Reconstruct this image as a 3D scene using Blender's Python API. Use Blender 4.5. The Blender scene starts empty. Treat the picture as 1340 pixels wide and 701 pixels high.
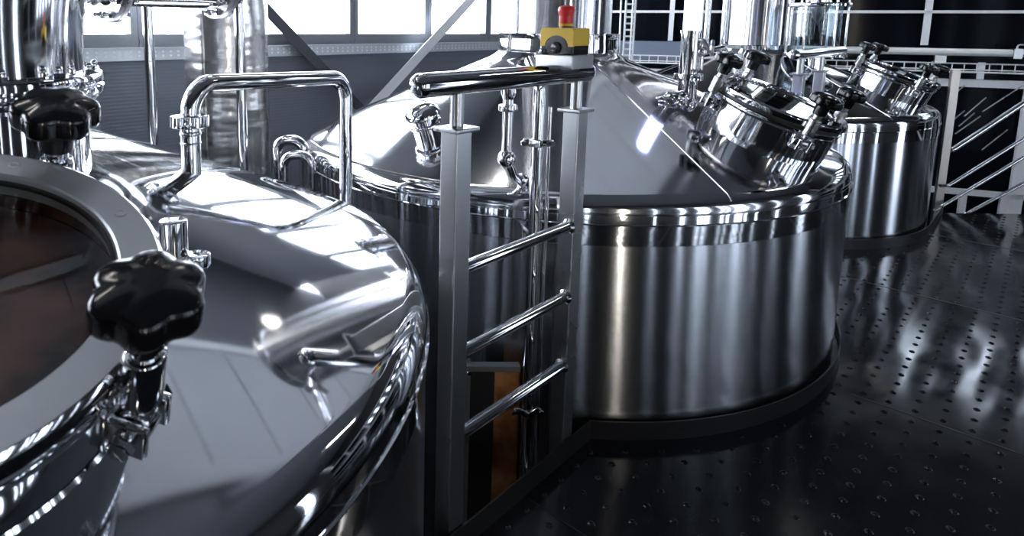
import bpy, bmesh, math, random
from mathutils import Vector, Matrix
random.seed(7)
PI = math.pi
scene = bpy.context.scene
COL = scene.collection
V = Vector

# ------------------------------------------------------------------ camera
W_, H_ = 1340, 701
F_PX, PPX, PPY = 820.95, 542.15, 154.36
CAM = V((0, 0, 1.519))
c_r = V((0.6999793, 0.7140918, 0.0100922)).normalized()
c_f = V((-0.7055683, 0.6936719, -0.1448882)).normalized()
c_u = c_r.cross(c_f).normalized()
cd = bpy.data.cameras.new('camera')
cam = bpy.data.objects.new('camera', cd); COL.objects.link(cam)
cam.matrix_world = Matrix(((c_r.x, c_u.x, -c_f.x, CAM.x), (c_r.y, c_u.y, -c_f.y, CAM.y), (c_r.z, c_u.z, -c_f.z, CAM.z), (0, 0, 0, 1)))
cd.sensor_width = 36; cd.lens = F_PX / W_ * 36
cd.shift_x = (W_ / 2 - PPX) / W_
cd.shift_y = -(H_ / 2 - PPY) / W_
cd.clip_start = 0.05
cd.dof.use_dof = True; cd.dof.focus_distance = 2.3; cd.dof.aperture_fstop = 6.3
scene.camera = cam

# ------------------------------------------------------------------ helpers
def smooth(me, ang=35):
    for p in me.polygons: p.use_smooth = True
    me.set_sharp_from_angle(angle=math.radians(ang))

class MB:
    def __init__(s): s.v = []; s.f = []; s.mi = []
    def add(s, vs, fs, m=0):
        b = len(s.v); s.v += [tuple(v) for v in vs]
        s.f += [tuple(i + b for i in f) for f in fs]; s.mi += [m] * len(fs)
    def box(s, c, size, R=None, m=0):
        c = V(c); h = V(size) / 2; vs = []
        for z in (-1, 1):
            for y in (-1, 1):
                for x in (-1, 1):
                    p = V((x * h.x, y * h.y, z * h.z))
                    vs.append(c + (R @ p if R else p))
        s.add(vs, [(0, 2, 3, 1), (4, 5, 7, 6), (0, 1, 5, 4), (2, 6, 7, 3), (0, 4, 6, 2), (1, 3, 7, 5)], m)
    def rbox(s, c, size, b=.004, R=None, m=0, seg=2):
        bm = bmesh.new(); bmesh.ops.create_cube(bm, size=1)
        bmesh.ops.scale(bm, vec=size, verts=bm.verts)
        bmesh.ops.bevel(bm, geom=bm.edges[:], offset=b, segments=seg, profile=.5, affect='EDGES')
        M = (R.to_4x4() if R else Matrix.Identity(4)); M = Matrix.Translation(V(c)) @ M
        bm.transform(M); bm.verts.index_update()
        s.add([v.co for v in bm.verts], [[v.index for v in f.verts] for f in bm.faces], m); bm.free()
    def lathe(s, prof, seg=64, fr=None, m=0, a0=0, a1=2 * PI):
        """prof: list of (r,h); fr: (origin, axis, u, v)"""
        o, n, u, v = fr if fr else (V((0, 0, 0)), V((0, 0, 1)), V((1, 0, 0)), V((0, 1, 0)))
        full = abs(a1 - a0 - 2 * PI) < 1e-6; k = seg if full else seg + 1
        vs = []; rows = []
        for r, h in prof:
            if r < 1e-6:
                rows.append([len(vs)]); vs.append(o + n * h); continue
            row = []
            for i in range(k):
                t = a0 + (a1 - a0) * i / seg
                row.append(len(vs)); vs.append(o + n * h + (u * math.cos(t) + v * math.sin(t)) * r)
            rows.append(row)
        fs = []
        for a, b in zip(rows, rows[1:]):
            if len(a) == 1 and len(b) == 1: continue
            for i in range(seg):
                j = (i + 1) % k
                if len(a) == 1: fs.append((a[0], b[j], b[i]))
                elif len(b) == 1: fs.append((a[i], a[j], b[0]))
                else: fs.append((a[i], a[j], b[j], b[i]))
        s.add(vs, fs, m)
    def cyl(s, a, b, r, seg=24, m=0, r2=None, bev=0):
        a = V(a); b = V(b); n = (b - a); L = n.length; n.normalize()
        u = n.orthogonal().normalized(); v = n.cross(u); r2 = r if r2 is None else r2
        if bev: pr = [(0, 0), (r - bev, 0), (r, bev), (r2, L - bev), (r2 - bev, L), (0, L)]
        else: pr = [(0, 0), (r, 0), (r2, L), (0, L)]
        s.lathe(pr, seg, (a, n, u, v), m)
    def tube(s, pts, r, seg=20, m=0, bend=0, caps=True, bseg=8):
        pts = [V(p) for p in pts]
        if bend:
            out = [pts[0]]
            for a, b, c in zip(pts, pts[1:], pts[2:]):
                d1 = (a - b).normalized(); d2 = (c - b).normalized()
                ang = d1.angle(d2)
                if ang > PI - .02: out.append(b); continue
                t = bend / math.tan(ang / 2)
                t = min(t, (a - b).length * .49 if a is not pts[0] else (a-b).length*.98, (c - b).length * .49 if c is not pts[-1] else (c-b).length*.98)
                rr = t * math.tan(ang / 2)
                p1 = b + d1 * t; p2 = b + d2 * t
                cen = b + (d1 + d2).normalized() * (rr / math.sin(ang / 2))
                q1 = p1 - cen; q2 = p2 - cen; tot = q1.angle(q2); ax = q1.cross(q2).normalized()
                for i in range(bseg + 1):
                    out.append(cen + Matrix.Rotation(tot * i / bseg, 3, ax) @ q1)
            out.append(pts[-1]); pts = out
        n = len(pts); vs = []; u = None
        for i in range(n):
            t = (pts[min(i + 1, n - 1)] - pts[max(i - 1, 0)]).normalized()
            if u is None: u = t.orthogonal().normalized()
            u = (u - t * u.dot(t)).normalized(); w = t.cross(u)
            for k in range(seg):
                a = 2 * PI * k / seg; vs.append(pts[i] + (u * math.cos(a) + w * math.sin(a)) * r)
        fs = [(i * seg + k, i * seg + (k + 1) % seg, (i + 1) * seg + (k + 1) % seg, (i + 1) * seg + k) for i in range(n - 1) for k in range(seg)]
        if caps: fs += [tuple(range(seg))[::-1], tuple((n - 1) * seg + k for k in range(seg))]
        s.add(vs, fs, m)
    def sphere(s, c, r, seg=16, m=0, sc=(1, 1, 1)):
        pr = [(r * math.sin(PI * i / 10), -r * math.cos(PI * i / 10)) for i in range(11)]
        pr[0] = (0, -r); pr[-1] = (0, r)
        s.lathe([(a * sc[0], b * sc[2]) for a, b in pr], seg, (V(c), V((0, 0, 1)), V((1, 0, 0)), V((0, 1, 0))), m)
    def hexn(s, a, n, r, h, m=0):
        n = V(n).normalized(); u = n.orthogonal().normalized(); w = n.cross(u)
        s.lathe([(0, 0), (r, 0), (r, h * .85), (r * .88, h), (0, h)], 6, (V(a), n, u, w), m)
    def build(s, name, mats, parent=None, ang=46, merge=False, wn=True):
        me = bpy.data.meshes.new(name); me.from_pydata([tuple(v) for v in s.v], [], s.f)
        if not isinstance(mats, (list, tuple)): mats = [mats]
        for m in mats: me.materials.append(m)
        for p, i in zip(me.polygons, s.mi): p.material_index = i
        bm = bmesh.new(); bm.from_mesh(me)
        if merge: bmesh.ops.remove_doubles(bm, verts=bm.verts, dist=1e-5)
        bmesh.ops.recalc_face_normals(bm, faces=bm.faces); bm.to_mesh(me); bm.free()
        smooth(me, ang)
        o = bpy.data.objects.new(name, me); COL.objects.link(o)
        if wn:
            md = o.modifiers.new('wn', 'WEIGHTED_NORMAL'); md.keep_sharp = True; md.weight = 80
        if parent:
            o.parent = parent
            if parent.type == 'EMPTY': pass
            o.matrix_parent_inverse = parent_world(parent).inverted()
        return o

def parent_world(p):
    M = p.matrix_basis.copy(); q = p.parent; pi = p.matrix_parent_inverse.copy()
    if q is None: return M
    return parent_world(q) @ pi @ M

def tag(o, label, cat, group=None, kind=None):
    o['label'] = label; o['category'] = cat
    if group: o['group'] = group
    if kind: o['kind'] = kind
    return o
def thing(name, label, cat, loc, group=None):
    o = bpy.data.objects.new(name, None); COL.objects.link(o); o.location = loc; o.empty_display_size = .1
    return tag(o, label, cat, group)
def struct(o, label=None):
    o['kind'] = 'structure'
    if label: o['label'] = label
    return o

# ------------------------------------------------------------------ materials
MAT = {}
def mat(name, col, metal=0., rough=.5, **k):
    m = bpy.data.materials.new(name); m.use_nodes = True
    b = m.node_tree.nodes['Principled BSDF']
    b.inputs['Base Color'].default_value = (*col, 1); b.inputs['Metallic'].default_value = metal
    b.inputs['Roughness'].default_value = rough
    for kk, v in k.items(): b.inputs[kk.replace('_', ' ')].default_value = v
    MAT[name] = m; return m
def N(m, t, **k):
    n = m.node_tree.nodes.new(t)
    for a, b in k.items(): setattr(n, a, b)
    return n
def L(m, a, b): m.node_tree.links.new(a, b)
def P(m): return m.node_tree.nodes['Principled BSDF']
def noise_rough(m, scale, lo, hi, vec=(1, 1, 1), bump=0, det=4, dist=.002):
    tc = N(m, 'ShaderNodeTexCoord'); mp = N(m, 'ShaderNodeMapping'); mp.inputs['Scale'].default_value = vec
    L(m, tc.outputs['Object'], mp.inputs['Vector'])
    nz = N(m, 'ShaderNodeTexNoise'); nz.inputs['Scale'].default_value = scale; nz.inputs['Detail'].default_value = det
    L(m, mp.outputs[0], nz.inputs['Vector'])
    mr = N(m, 'ShaderNodeMapRange'); mr.inputs['To Min'].default_value = lo; mr.inputs['To Max'].default_value = hi
    mr.inputs['From Min'].default_value = .3; mr.inputs['From Max'].default_value = .7
    L(m, nz.outputs['Fac'], mr.inputs['Value']); L(m, mr.outputs[0], P(m).inputs['Roughness'])
    if bump:
        bp = N(m, 'ShaderNodeBump'); bp.inputs['Strength'].default_value = bump; bp.inputs['Distance'].default_value = dist
        L(m, nz.outputs['Fac'], bp.inputs['Height']); L(m, bp.outputs[0], P(m).inputs['Normal'])
    return nz

mirror = mat('polished_steel', (.74, .745, .76), 1, .05)
noise_rough(mirror, 9, .035, .075)
conem = mat('polished_dome_steel', (.70, .71, .73), 1, .09)
noise_rough(conem, 3, .035, .075, (1, 1, 3))
conem2 = mat('soft_polished_dome_steel', (.70, .71, .73), 1, .09)
noise_rough(conem2, 3, .06, .105, (1, 1, 3))
satin = mat('satin_steel', (.52, .525, .53), 1, .3)
noise_rough(satin, 3, .26, .31, (1, 1, .5))
lidm = mat('matte_lid_steel', (.72, .75, .78), .75, .4)
noise_rough(lidm, 14, .26, .42)
brushed = mat('brushed_steel', (.50, .51, .53), 1, .17, Anisotropic=1.0, Anisotropic_Rotation=.25)
tg = N(brushed, 'ShaderNodeTangent'); tg.direction_type = 'RADIAL'; tg.axis = 'Z'
L(brushed, tg.outputs[0], P(brushed).inputs['Tangent'])
tc = N(brushed, 'ShaderNodeTexCoord'); mp = N(brushed, 'ShaderNodeMapping'); mp.inputs['Scale'].default_value = (1, 1, 130)
nz = N(brushed, 'ShaderNodeTexNoise'); nz.inputs['Scale'].default_value = 1.6; nz.inputs['Detail'].default_value = 5
L(brushed, tc.outputs['Object'], mp.inputs[0]); L(brushed, mp.outputs[0], nz.inputs[0])
mr = N(brushed, 'ShaderNodeMapRange'); mr.inputs['To Min'].default_value = .15; mr.inputs['To Max'].default_value = .19
L(brushed, nz.outputs['Fac'], mr.inputs[0]); L(brushed, mr.outputs[0], P(brushed).inputs['Roughness'])
chim_m = mat('brushed_pipe_steel', (.68, .68, .70), 1, .22, Anisotropic=1.0, Anisotropic_Rotation=.25)
tg = N(chim_m, 'ShaderNodeTangent'); tg.direction_type = 'RADIAL'; tg.axis = 'Z'
L(chim_m, tg.outputs[0], P(chim_m).inputs['Tangent'])
pipe_m = mat('pipe_steel', (.72, .72, .73), 1, .08)
foil = mat('crinkled_cladding', (.80, .795, .78), 1, .24)
tc = N(foil, 'ShaderNodeTexCoord'); mp = N(foil, 'ShaderNodeMapping'); mp.inputs['Scale'].default_value = (1.0, 1.0, 4)
nz = N(foil, 'ShaderNodeTexNoise'); nz.inputs['Scale'].default_value = 1.5; nz.inputs['Detail'].default_value = 2
bp = N(foil, 'ShaderNodeBump'); bp.inputs['Strength'].default_value = .85; bp.inputs['Distance'].default_value = .035
L(foil, tc.outputs['Object'], mp.inputs[0]); L(foil, mp.outputs[0], nz.inputs[0]); L(foil, nz.outputs['Fac'], bp.inputs['Height']); L(foil, bp.outputs[0], P(foil).inputs['Normal'])
blackp = mat('black_plastic', (.006, .006, .007), 0, .16)
rubber = mat('black_rubber', (.01, .01, .01), 0, .5)
yellow = mat('yellow_plastic', (.86, .56, .04), 0, .32)
red = mat('red_plastic', (.75, .03, .035), 0, .3)
greyp = mat('grey_plastic', (.05, .05, .055), 0, .35)
copper = mat('copper_sheet', (.50, .21, .08), .7, .38)
tc = N(copper, 'ShaderNodeTexCoord'); nz = N(copper, 'ShaderNodeTexNoise'); nz.inputs['Scale'].default_value = 9; nz.inputs['Detail'].default_value = 6
cr = N(copper, 'ShaderNodeValToRGB'); cr.color_ramp.elements[0].color = (.28, .10, .035, 1); cr.color_ramp.elements[0].position = .35
cr.color_ramp.elements[1].color = (.62, .28, .11, 1); cr.color_ramp.elements[1].position = .6
L(copper, tc.outputs['Object'], nz.inputs[0]); L(copper, nz.outputs['Fac'], cr.inputs[0]); L(copper, cr.outputs[0], P(copper).inputs['Base Color'])
brown = mat('kettle_interior', (.09, .04, .028), .6, .35)
tc = N(brown, 'ShaderNodeTexCoord'); mp = N(brown, 'ShaderNodeMapping'); mp.inputs['Scale'].default_value = (4, 3, 2)
nz = N(brown, 'ShaderNodeTexNoise'); nz.inputs['Scale'].default_value = 2.2; nz.inputs['Detail'].default_value = 8
cr = N(brown, 'ShaderNodeValToRGB'); cr.color_ramp.elements[0].color = (.035, .016, .012, 1); cr.color_ramp.elements[0].position = .38
cr.color_ramp.elements[1].color = (.34, .12, .075, 1); cr.color_ramp.elements[1].position = .72
L(brown, tc.outputs['Object'], mp.inputs[0]); L(brown, mp.outputs[0], nz.inputs[0]); L(brown, nz.outputs['Fac'], cr.inputs[0]); L(brown, cr.outputs[0], P(brown).inputs['Base Color'])
def glass_mat(name, tint=(1, 1, 1), refl=.08, rough=.01):
    """thin pane: fresnel reflection over a clear transmission"""
    m = bpy.data.materials.new(name); m.use_nodes = True; nt = m.node_tree; nt.nodes.clear()
    o = N(m, 'ShaderNodeOutputMaterial'); mx = N(m, 'ShaderNodeMixShader'); t = N(m, 'ShaderNodeBsdfTransparent'); g = N(m, 'ShaderNodeBsdfGlossy')
    t.inputs[0].default_value = (*tint, 1); g.inputs['Roughness'].default_value = rough
    f = N(m, 'ShaderNodeFresnel'); ior = 1.0 + refl * 6.5
    ge = N(m, 'ShaderNodeNewGeometry'); mr = N(m, 'ShaderNodeMapRange'); mr.inputs['To Min'].default_value = ior; mr.inputs['To Max'].default_value = 1 / ior
    L(m, ge.outputs['Backfacing'], mr.inputs['Value']); L(m, mr.outputs[0], f.inputs['IOR'])
    L(m, f.outputs[0], mx.inputs[0]); L(m, t.outputs[0], mx.inputs[1]); L(m, g.outputs[0], mx.inputs[2]); L(m, mx.outputs[0], o.inputs[0])
    MAT[name] = m; return m
pane = glass_mat('window_glass', (.97, .98, 1)); lidglass = glass_mat('lid_glass', (.85, .9, .9), .06); clear = glass_mat('sight_glass', (.90, .94, .96))
winframe = mat('grey_window_frame', (.19, .205, .23), .3, .4)
panel = mat('slate_wall_panel', (.13, .15, .185), 0, .5)
tc = N(panel, 'ShaderNodeTexCoord'); sp = N(panel, 'ShaderNodeSeparateXYZ'); L(panel, tc.outputs['Object'], sp.inputs[0])
mm = N(panel, 'ShaderNodeMath', operation='MULTIPLY'); mm.inputs[1].default_value = 2 * PI / .028; L(panel, sp.outputs['Z'], mm.inputs[0])
sn = N(panel, 'ShaderNodeMath', operation='SINE'); L(panel, mm.outputs[0], sn.inputs[0])
bp = N(panel, 'ShaderNodeBump'); bp.inputs['Strength'].default_value = .12; bp.inputs['Distance'].default_value = .004
L(panel, sn.outputs[0], bp.inputs['Height']); L(panel, bp.outputs[0], P(panel).inputs['Normal'])
galv = mat('galvanised_steel', (.62, .65, .68), .75, .38)
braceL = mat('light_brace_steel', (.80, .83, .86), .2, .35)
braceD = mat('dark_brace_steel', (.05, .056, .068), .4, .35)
deckm = mat('black_deck_plate', (.008, .009, .012), 0, .17, Specular_IOR_Level=.6)
tc = N(deckm, 'ShaderNodeTexCoord')
nz = N(deckm, 'ShaderNodeTexNoise'); nz.inputs['Scale'].default_value = 3.3; nz.inputs['Detail'].default_value = 1
n2 = N(deckm, 'ShaderNodeTexNoise'); n2.inputs['Scale'].default_value = 7; n2.inputs['Detail'].default_value = 3
mp = N(deckm, 'ShaderNodeMapping'); mp.inputs['Scale'].default_value = (1.5, .35, 1)
L(deckm, tc.outputs['Object'], mp.inputs[0]); L(deckm, mp.outputs[0], nz.inputs[0]); L(deckm, tc.outputs['Object'], n2.inputs[0])
bp = N(deckm, 'ShaderNodeBump'); bp.inputs['Strength'].default_value = .5; bp.inputs['Distance'].default_value = .02
L(deckm, nz.outputs['Fac'], bp.inputs['Height']); L(deckm, bp.outputs[0], P(deckm).inputs['Normal'])
mr = N(deckm, 'ShaderNodeMapRange'); mr.inputs['To Min'].default_value = .10; mr.inputs['To Max'].default_value = .16
mr.inputs['From Min'].default_value = .3; mr.inputs['From Max'].default_value = .7
L(deckm, n2.outputs['Fac'], mr.inputs[0]); L(deckm, mr.outputs[0], P(deckm).inputs['Roughness'])
toem = mat('black_painted_steel', (.008, .008, .009), 0, .35)
ceilm = mat('grey_ceiling_panel', (.30, .31, .335), 0, .7)
darkwall = mat('charcoal_wall', (.02, .021, .024), 0, .6)
concrete = mat('dark_concrete', (.035, .035, .038), 0, .6)
whitef = mat('white_painted_metal', (.88, .90, .93), 0, .35)
darkglass = mat('dark_glazing', (.004, .005, .008), 0, .08, Specular_IOR_Level=.03)
bluep = mat('blue_plastic', (.01, .06, .35), 0, .35)
def emit(name, col, s):
    m = bpy.data.materials.new(name); m.use_nodes = True
    b = P(m); b.inputs['Base Color'].default_value = (*col, 1); b.inputs['Emission Color'].default_value = (*col, 1); b.inputs['Emission Strength'].default_value = s
    MAT[name] = m; return m
glowp = emit('added_glow_pane', (.72, .83, 1), 4.5)  # glow of the panes added for tank streaks and deck stripes
lampm = emit('fill_diffuser', (1, .97, .93), 45)
ledm = emit('blue_white_led', (.35, .42, 1), 60)
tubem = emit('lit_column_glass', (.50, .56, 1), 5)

# ------------------------------------------------------------------ room shell
XW = -5.0          # window wall
WY0, WY1 = -6, 7.05
ZW = 3.45
ZS = 1.335         # sill
ZF = -.95          # hall floor
ZC = 5.6
def wallbox(name, x0, x1, y0, y1, z0, z1, m):
    b = MB(); b.box(((x0 + x1) / 2, (y0 + y1) / 2, (z0 + z1) / 2), (x1 - x0, y1 - y0, z1 - z0)); return struct(b.build(name, m))
b = MB()
b.box((XW - .1, (WY0 + WY1) / 2, (ZF + ZS) / 2), (.2, WY1 - WY0, ZS - ZF))
b.box((XW - .1, (WY0 + WY1) / 2, (ZW + ZC) / 2), (.2, WY1 - WY0, ZC - ZW))
struct(b.build('wall_left', panel))
wallbox('floor', -5.2, 6.2, -6, 13, ZF - .1, ZF, concrete)
# ceiling with panel joints
b = MB()
y = -6.
while y < 13:
    b.box((.5, y + .49, ZC + .05), (11.4, .974, .1)); y += 1.0
b.box((.5, 3.5, ZC + .12), (11.4, 19, .06))
struct(b.build('ceiling', ceilm))
b = MB(); b.box((-2.90, 3.5, ZC - .02), (.11, 19, .03)); struct(b.build('trim_4', mat('pale_ceiling_batten', (.6, .61, .63), 0, .6)))
b = MB(); b.box((-1.40, 3.5, ZC - .06), (.17, 19, .12)); struct(b.build('trim_5', MAT['grey_ceiling_panel']))
dcp = mat('dark_ceiling_panel', (.06, .065, .078), 0, .6)
b = MB(); b.box((2.35, 3.5, ZC - .03), (7.3, 19, .04)); struct(b.build('trim_6', dcp))
b = MB(); b.box((-4.0, 3.5, ZC - .03), (2.05, 19, .04)); struct(b.build('trim_7', dcp))
# window strip : frame members + panes
my = [-5.45 + 1.07 * i for i in range(12)]
k0 = min(my, key=lambda q: abs(q - 1.90)); my = [q + 1.90 - k0 for q in my]
my = [q for q in my if q < WY1 - .2]
edges = [WY0] + my + [WY1]
for i, (a, c) in enumerate(zip(edges, edges[1:])):
    b = MB()
    fw = .052
    z0, z1 = ZS, ZW
    b.box((XW - .03, a + fw / 2 + .002, (z0 + z1) / 2), (.09, fw, z1 - z0))
    b.box((XW - .03, c - fw / 2 - .002, (z0 + z1) / 2), (.09, fw, z1 - z0))
    b.box((XW - .03, (a + c) / 2, z0 + .05), (.085, c - a - 2 * fw, .10))
    b.box((XW + .0, (a + c) / 2, z0 + .05), (.05, c - a - .01, .03))
    b.box((XW - .03, (a + c) / 2, z1 - .04), (.085, c - a - 2 * fw, .08))
    w = struct(b.build('window_%d' % (i + 1), winframe))
    g = MB(); g.box((XW - .03, (a + c) / 2, (z0 + z1) / 2), (.008, c - a - 2 * fw, z1 - z0 - .1)); g.build('pane', pane, w)
# far wall (glazed partition) runs obliquely
E0 = V((-.7, 9, 0)); ED = V((.92, .39, 0)).normalized(); EN = V((-ED.y, ED.x, 0))
ROT = Matrix.Rotation(math.atan2(ED.y, ED.x), 3, 'Z')
def ep(s, z, off=0): return E0 + ED * s + EN * off + V((0, 0, z))
def ebox(b, s0, s1, z0, z1, t=.04, off=0, m=0): b.box(ep((s0 + s1) / 2, (z0 + z1) / 2, off), (s1 - s0, t, z1 - z0), ROT, m)
b = MB(); ebox(b, -4.9, 7.5, ZF, ZC, .2, .8); struct(b.build('wall_far', darkwall))
b = MB(); b.box((6.1, 3.3, (ZF + ZC) / 2), (.2, 19, ZC - ZF)); struct(b.build('wall_right', darkwall))
b = MB(); b.box((.5, -6.1, (ZF + ZC) / 2), (11.4, .2, ZC - ZF)); struct(b.build('wall_back', darkwall))

# ------------------------------------------------------------------ tanks
def frame(lc, ph, th):
    n = V((math.sin(th) * math.cos(ph), math.sin(th) * math.sin(ph), math.cos(th)))
    u = V((math.cos(th) * math.cos(ph), math.cos(th) * math.sin(ph), -math.sin(th)))
    return V(lc), n, u, n.cross(u)
def dome_profile(R, dz, sl, kr, rn):
    zt = .93 + dz
    pr = [(R, .741 + dz), (R, zt - kr)]
    tm = PI / 2 - math.atan(sl)
    for i in range(1, 13):
        t = tm * i / 12; pr.append((R - kr * (1 - math.cos(t)), zt - kr + kr * math.sin(t)))
    r1, z1 = pr[-1]
    rc = rn + .07
    for i in range(1, 10):
        r = r1 + (rc - r1) * i / 9; pr.append((r, z1 + sl * (r1 - r)))
    z2 = pr[-1][1]
    for i in range(1, 6):
        t = i / 5; pr.append((rc - .07 * t, z2 + sl * .07 * t + .02 * t * t))
    pr.append((rn, pr[-1][1] + .03))
    return pr

def star_knob(b, o, n, R, lobes=6, ph=0):
    u = n.orthogonal().normalized(); v = n.cross(u); seg = lobes * 10
    def ring(f, h):
        vs = []
        for i in range(seg):
            a = 2 * PI * i / seg
            s = .5 + .5 * math.cos(lobes * a + ph); s = s ** .62
            r = R * f * (.84 + .16 * s)
            vs.append(o + n * h + (u * math.cos(a) + v * math.sin(a)) * r)
        return vs
    hb = R * .95
    rows = [ring(f, h) for f, h in [(.88, hb - R*.05), (.97, hb), (1, hb + R * .10), (1, hb + R * .42), (.96, hb + R * .52), (.86, hb + R * .60), (.6, hb + R * .68), (.25, hb + R * .73)]]
    def circ(r, h): return [o + n * h + (u * math.cos(2 * PI * i / seg) + v * math.sin(2 * PI * i / seg)) * r for i in range(seg)]
    rows = [circ(R * .34, R * .2), circ(R * .40, R * .24), circ(R * .44, hb - R * .1), circ(R * .52, hb)] + rows
    vs = [p for r in rows for p in r]; k = len(rows)
    fs = [(j * seg + i, j * seg + (i + 1) % seg, (j + 1) * seg + (i + 1) % seg, (j + 1) * seg + i) for j in range(k - 1) for i in range(seg)]
    fs += [tuple(range(seg))[::-1], tuple((k - 1) * seg + i for i in range(seg))]
    b.add(vs, fs)

def clamp(tank, mh, fr, ang, r0=.262, near=False):
    drop = .022 if near and ang > 90 else 0
    """one swing bolt: bracket on the neck, pivot, eye bolt shaft and star knob"""
    o, n, u, v = fr
    t = math.radians(ang); e = (u * math.cos(t) + v * math.sin(t)); w = n.cross(e)
    R3 = Matrix((e, w, n)).transposed()
    b = MB()
    pc = o + e * (r0 + .035) - n * .095
    for s in (-1, 1):
        b.rbox(o + e * (r0 + .028) - n * .098 + w * s * .024, (.062, .011, .05), .004, R3)
    b.rbox(o + e * (r0 + .006) - n * .1, (.014, .06, .06), .004, R3)
    b.cyl(pc - w * .036, pc + w * .036, .0095, 16)
    b.hexn(pc - w * .036, -w, .016, .010); b.hexn(pc + w * .036, w, .016, .010)
    b.build('clamp_bracket', mirror, mh)
    b = MB()
    kb = o + e * (r0 + .035) + n * (.018 - drop)
    b.cyl(pc - w * .014, pc + w * .014, .021, 20, bev=.003)
    b.cyl(pc, kb, .0105, 16)
    b.cyl(kb - n * .075, kb - n * .002, .024, 24, bev=.004)
    b.cyl(kb - n * .006, kb + n * .03, .017, 20, bev=.003)
    b.build('swing_bolt', satin if not near else mirror, mh)
    b = MB(); star_knob(b, kb + n * .004, n, .061, 6, ang)
    b.build('star_knob', blackp, mh)

def manway(tank, fr, angs, near=False):
    o, n, u, v = fr
    b = MB()
    b.lathe([(.262, -.26), (.262, -.075), (.268, -.070), (.271, -.062), (.271, -.05), (.262, -.046), (.235, -.046), (.235, -.26)], 96, fr)
    if near:
        b.lathe([(.262, -.155), (.267, -.150), (.262, -.145)], 96, fr)
    # weld bead at the foot of the neck
    mh = b.build('manway', mirror if near else conem2, tank)
    b = MB(); b.lathe([(.236, -.046), (.264, -.046), (.264, -.036), (.236, -.036)], 96, fr); b.build('gasket', rubber, mh)
    b = MB(); b.lathe([(.228, -.034), (.270, -.034), (.278, -.029), (.280, -.012), (.279, -.007), (.2735, -.0005), (.2725, 0), (.226, 0), (.2235, -.003), (.222, -.012), (.222, -.034), (.228, -.034)], 128, fr)
    if near:
        for k in range(8):
            t = math.radians(14 + 45 * k); q = o + (u * math.cos(t) + v * math.sin(t)) * .251
            b.lathe([(.0085, .0003), (.0085, .0016), (.0070, .0018), (.0045, .0018), (.0035, .0008), (0, .0008)], 20, (q, n, u, v))
    lr = b.build('lid_ring', lidm if near else mirror, mh, ang=24)
    if near:
        b = MB(); b.lathe([(.2805, -.030), (.2815, -.014), (.2795, -.0055), (.2740, .0006), (.2728, .0008), (.2728, -.002), (.2795, -.02)], 128, fr); b.build('lid_edge', mirror, mh)
    b = MB(); b.lathe([(0, -.016), (.222, -.016), (.222, -.010), (0, -.010)], 96, fr); b.build('lid_glass', lidglass, mh)
    b = MB(); b.lathe([(.222, -.0095), (.2175, -.0095), (.2175, -.0165), (.222, -.0165)], 96, fr); b.build('glass_seal', rubber, mh)
    b = MB(); b.lathe([(0, -.07), (.234, -.07)], 64, fr); b.build('kettle_interior', brown, mh)
    for a in angs: clamp(tank, mh, fr, a, near=near)
    return mh

def tank(C, R, dz, sl, kr, rn, label, mfr, near=False, chim=None, seams=(-30.5, 59.5)):
    t = thing('brew_kettle', label, 'brewing tank', (C[0], C[1], ZF), 'row of brewing tanks beside the walkway')
    o0 = V((C[0], C[1], 0)); zf = (o0, V((0, 0, 1)), V((1, 0, 0)), V((0, 1, 0)))
    seg = 192
    b = MB(); b.lathe([(R - .002, ZF + .02), (R - .002, .741 + dz)], seg, zf)
    body = b.build('body', brushed, t)
    b = MB(); b.lathe(dome_profile(R, dz, sl, kr, rn), seg, zf); b.build('dome', [conem if near else conem2], t)
    b = MB(); b.lathe([(R, .741 + dz), (R + .0015, .743 + dz), (R + .0015, .8155 + dz), (R + .006, .817 + dz), (R + .0065, .8205 + dz), (R + .002, .8225 + dz), (R + .0005, .85 + dz), (R, .853 + dz)], seg, zf)
    b.build('rim_band', mirror, t)
    z2 = dome_profile(R, dz, sl, kr, rn)[-1][1]
    for aa in seams:
        e = V((math.cos(math.radians(aa)), math.sin(math.radians(aa)), 0))
        pr = [q for q in dome_profile(R, dz, sl, kr, rn) if rn + .06 < q[0] < R - .01]
        b = MB(); b.tube([o0 + e * r + V((0, 0, z + .0008)) for r, z in pr], .0028, 8); b.build('weld_seam', mirror, t)
    cx = V((chim[0], chim[1], 0)) if chim else o0
    cf = (cx, V((0, 0, 1)), V((1, 0, 0)), V((0, 1, 0)))
    return t, cf, z2

fr1 = frame((-.893, .062, 1.226), -.137, .39)
fr2 = frame((-.899 + .185 * math.sin(.365), 3.085, 1.05 + .185 * math.cos(.365)), .04, .365)
fr3 = frame((-.900 + .185 * math.sin(.365), 6.05, 1.05 + .185 * math.cos(.365)), .04, .365)

t1, cf1, z1 = tank((-1.994, .09), 1.371, -.046, .42, .09, .31, 'large mirror-polished brewing tank filling the lower left, closest to the camera', fr1, near=True, seams=())
manway(t1, fr1, (45, 141), near=True)
t2, cf2, z2 = tank((-2, 3.109), 1.437, 0, .42, .07, .325, 'middle brewing tank with brushed body behind the short railing with the red button', fr2)
manway(t2, fr2, (45, 135, 225, 310))
t3, cf3, z3 = tank((-1.857, 6.03), 1.302, .008, .42, .07, .30, 'smallest-looking brewing tank, farthest along the walkway beside the stair rails', fr3)
manway(t3, fr3, (45, 135, 215, 305))

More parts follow.
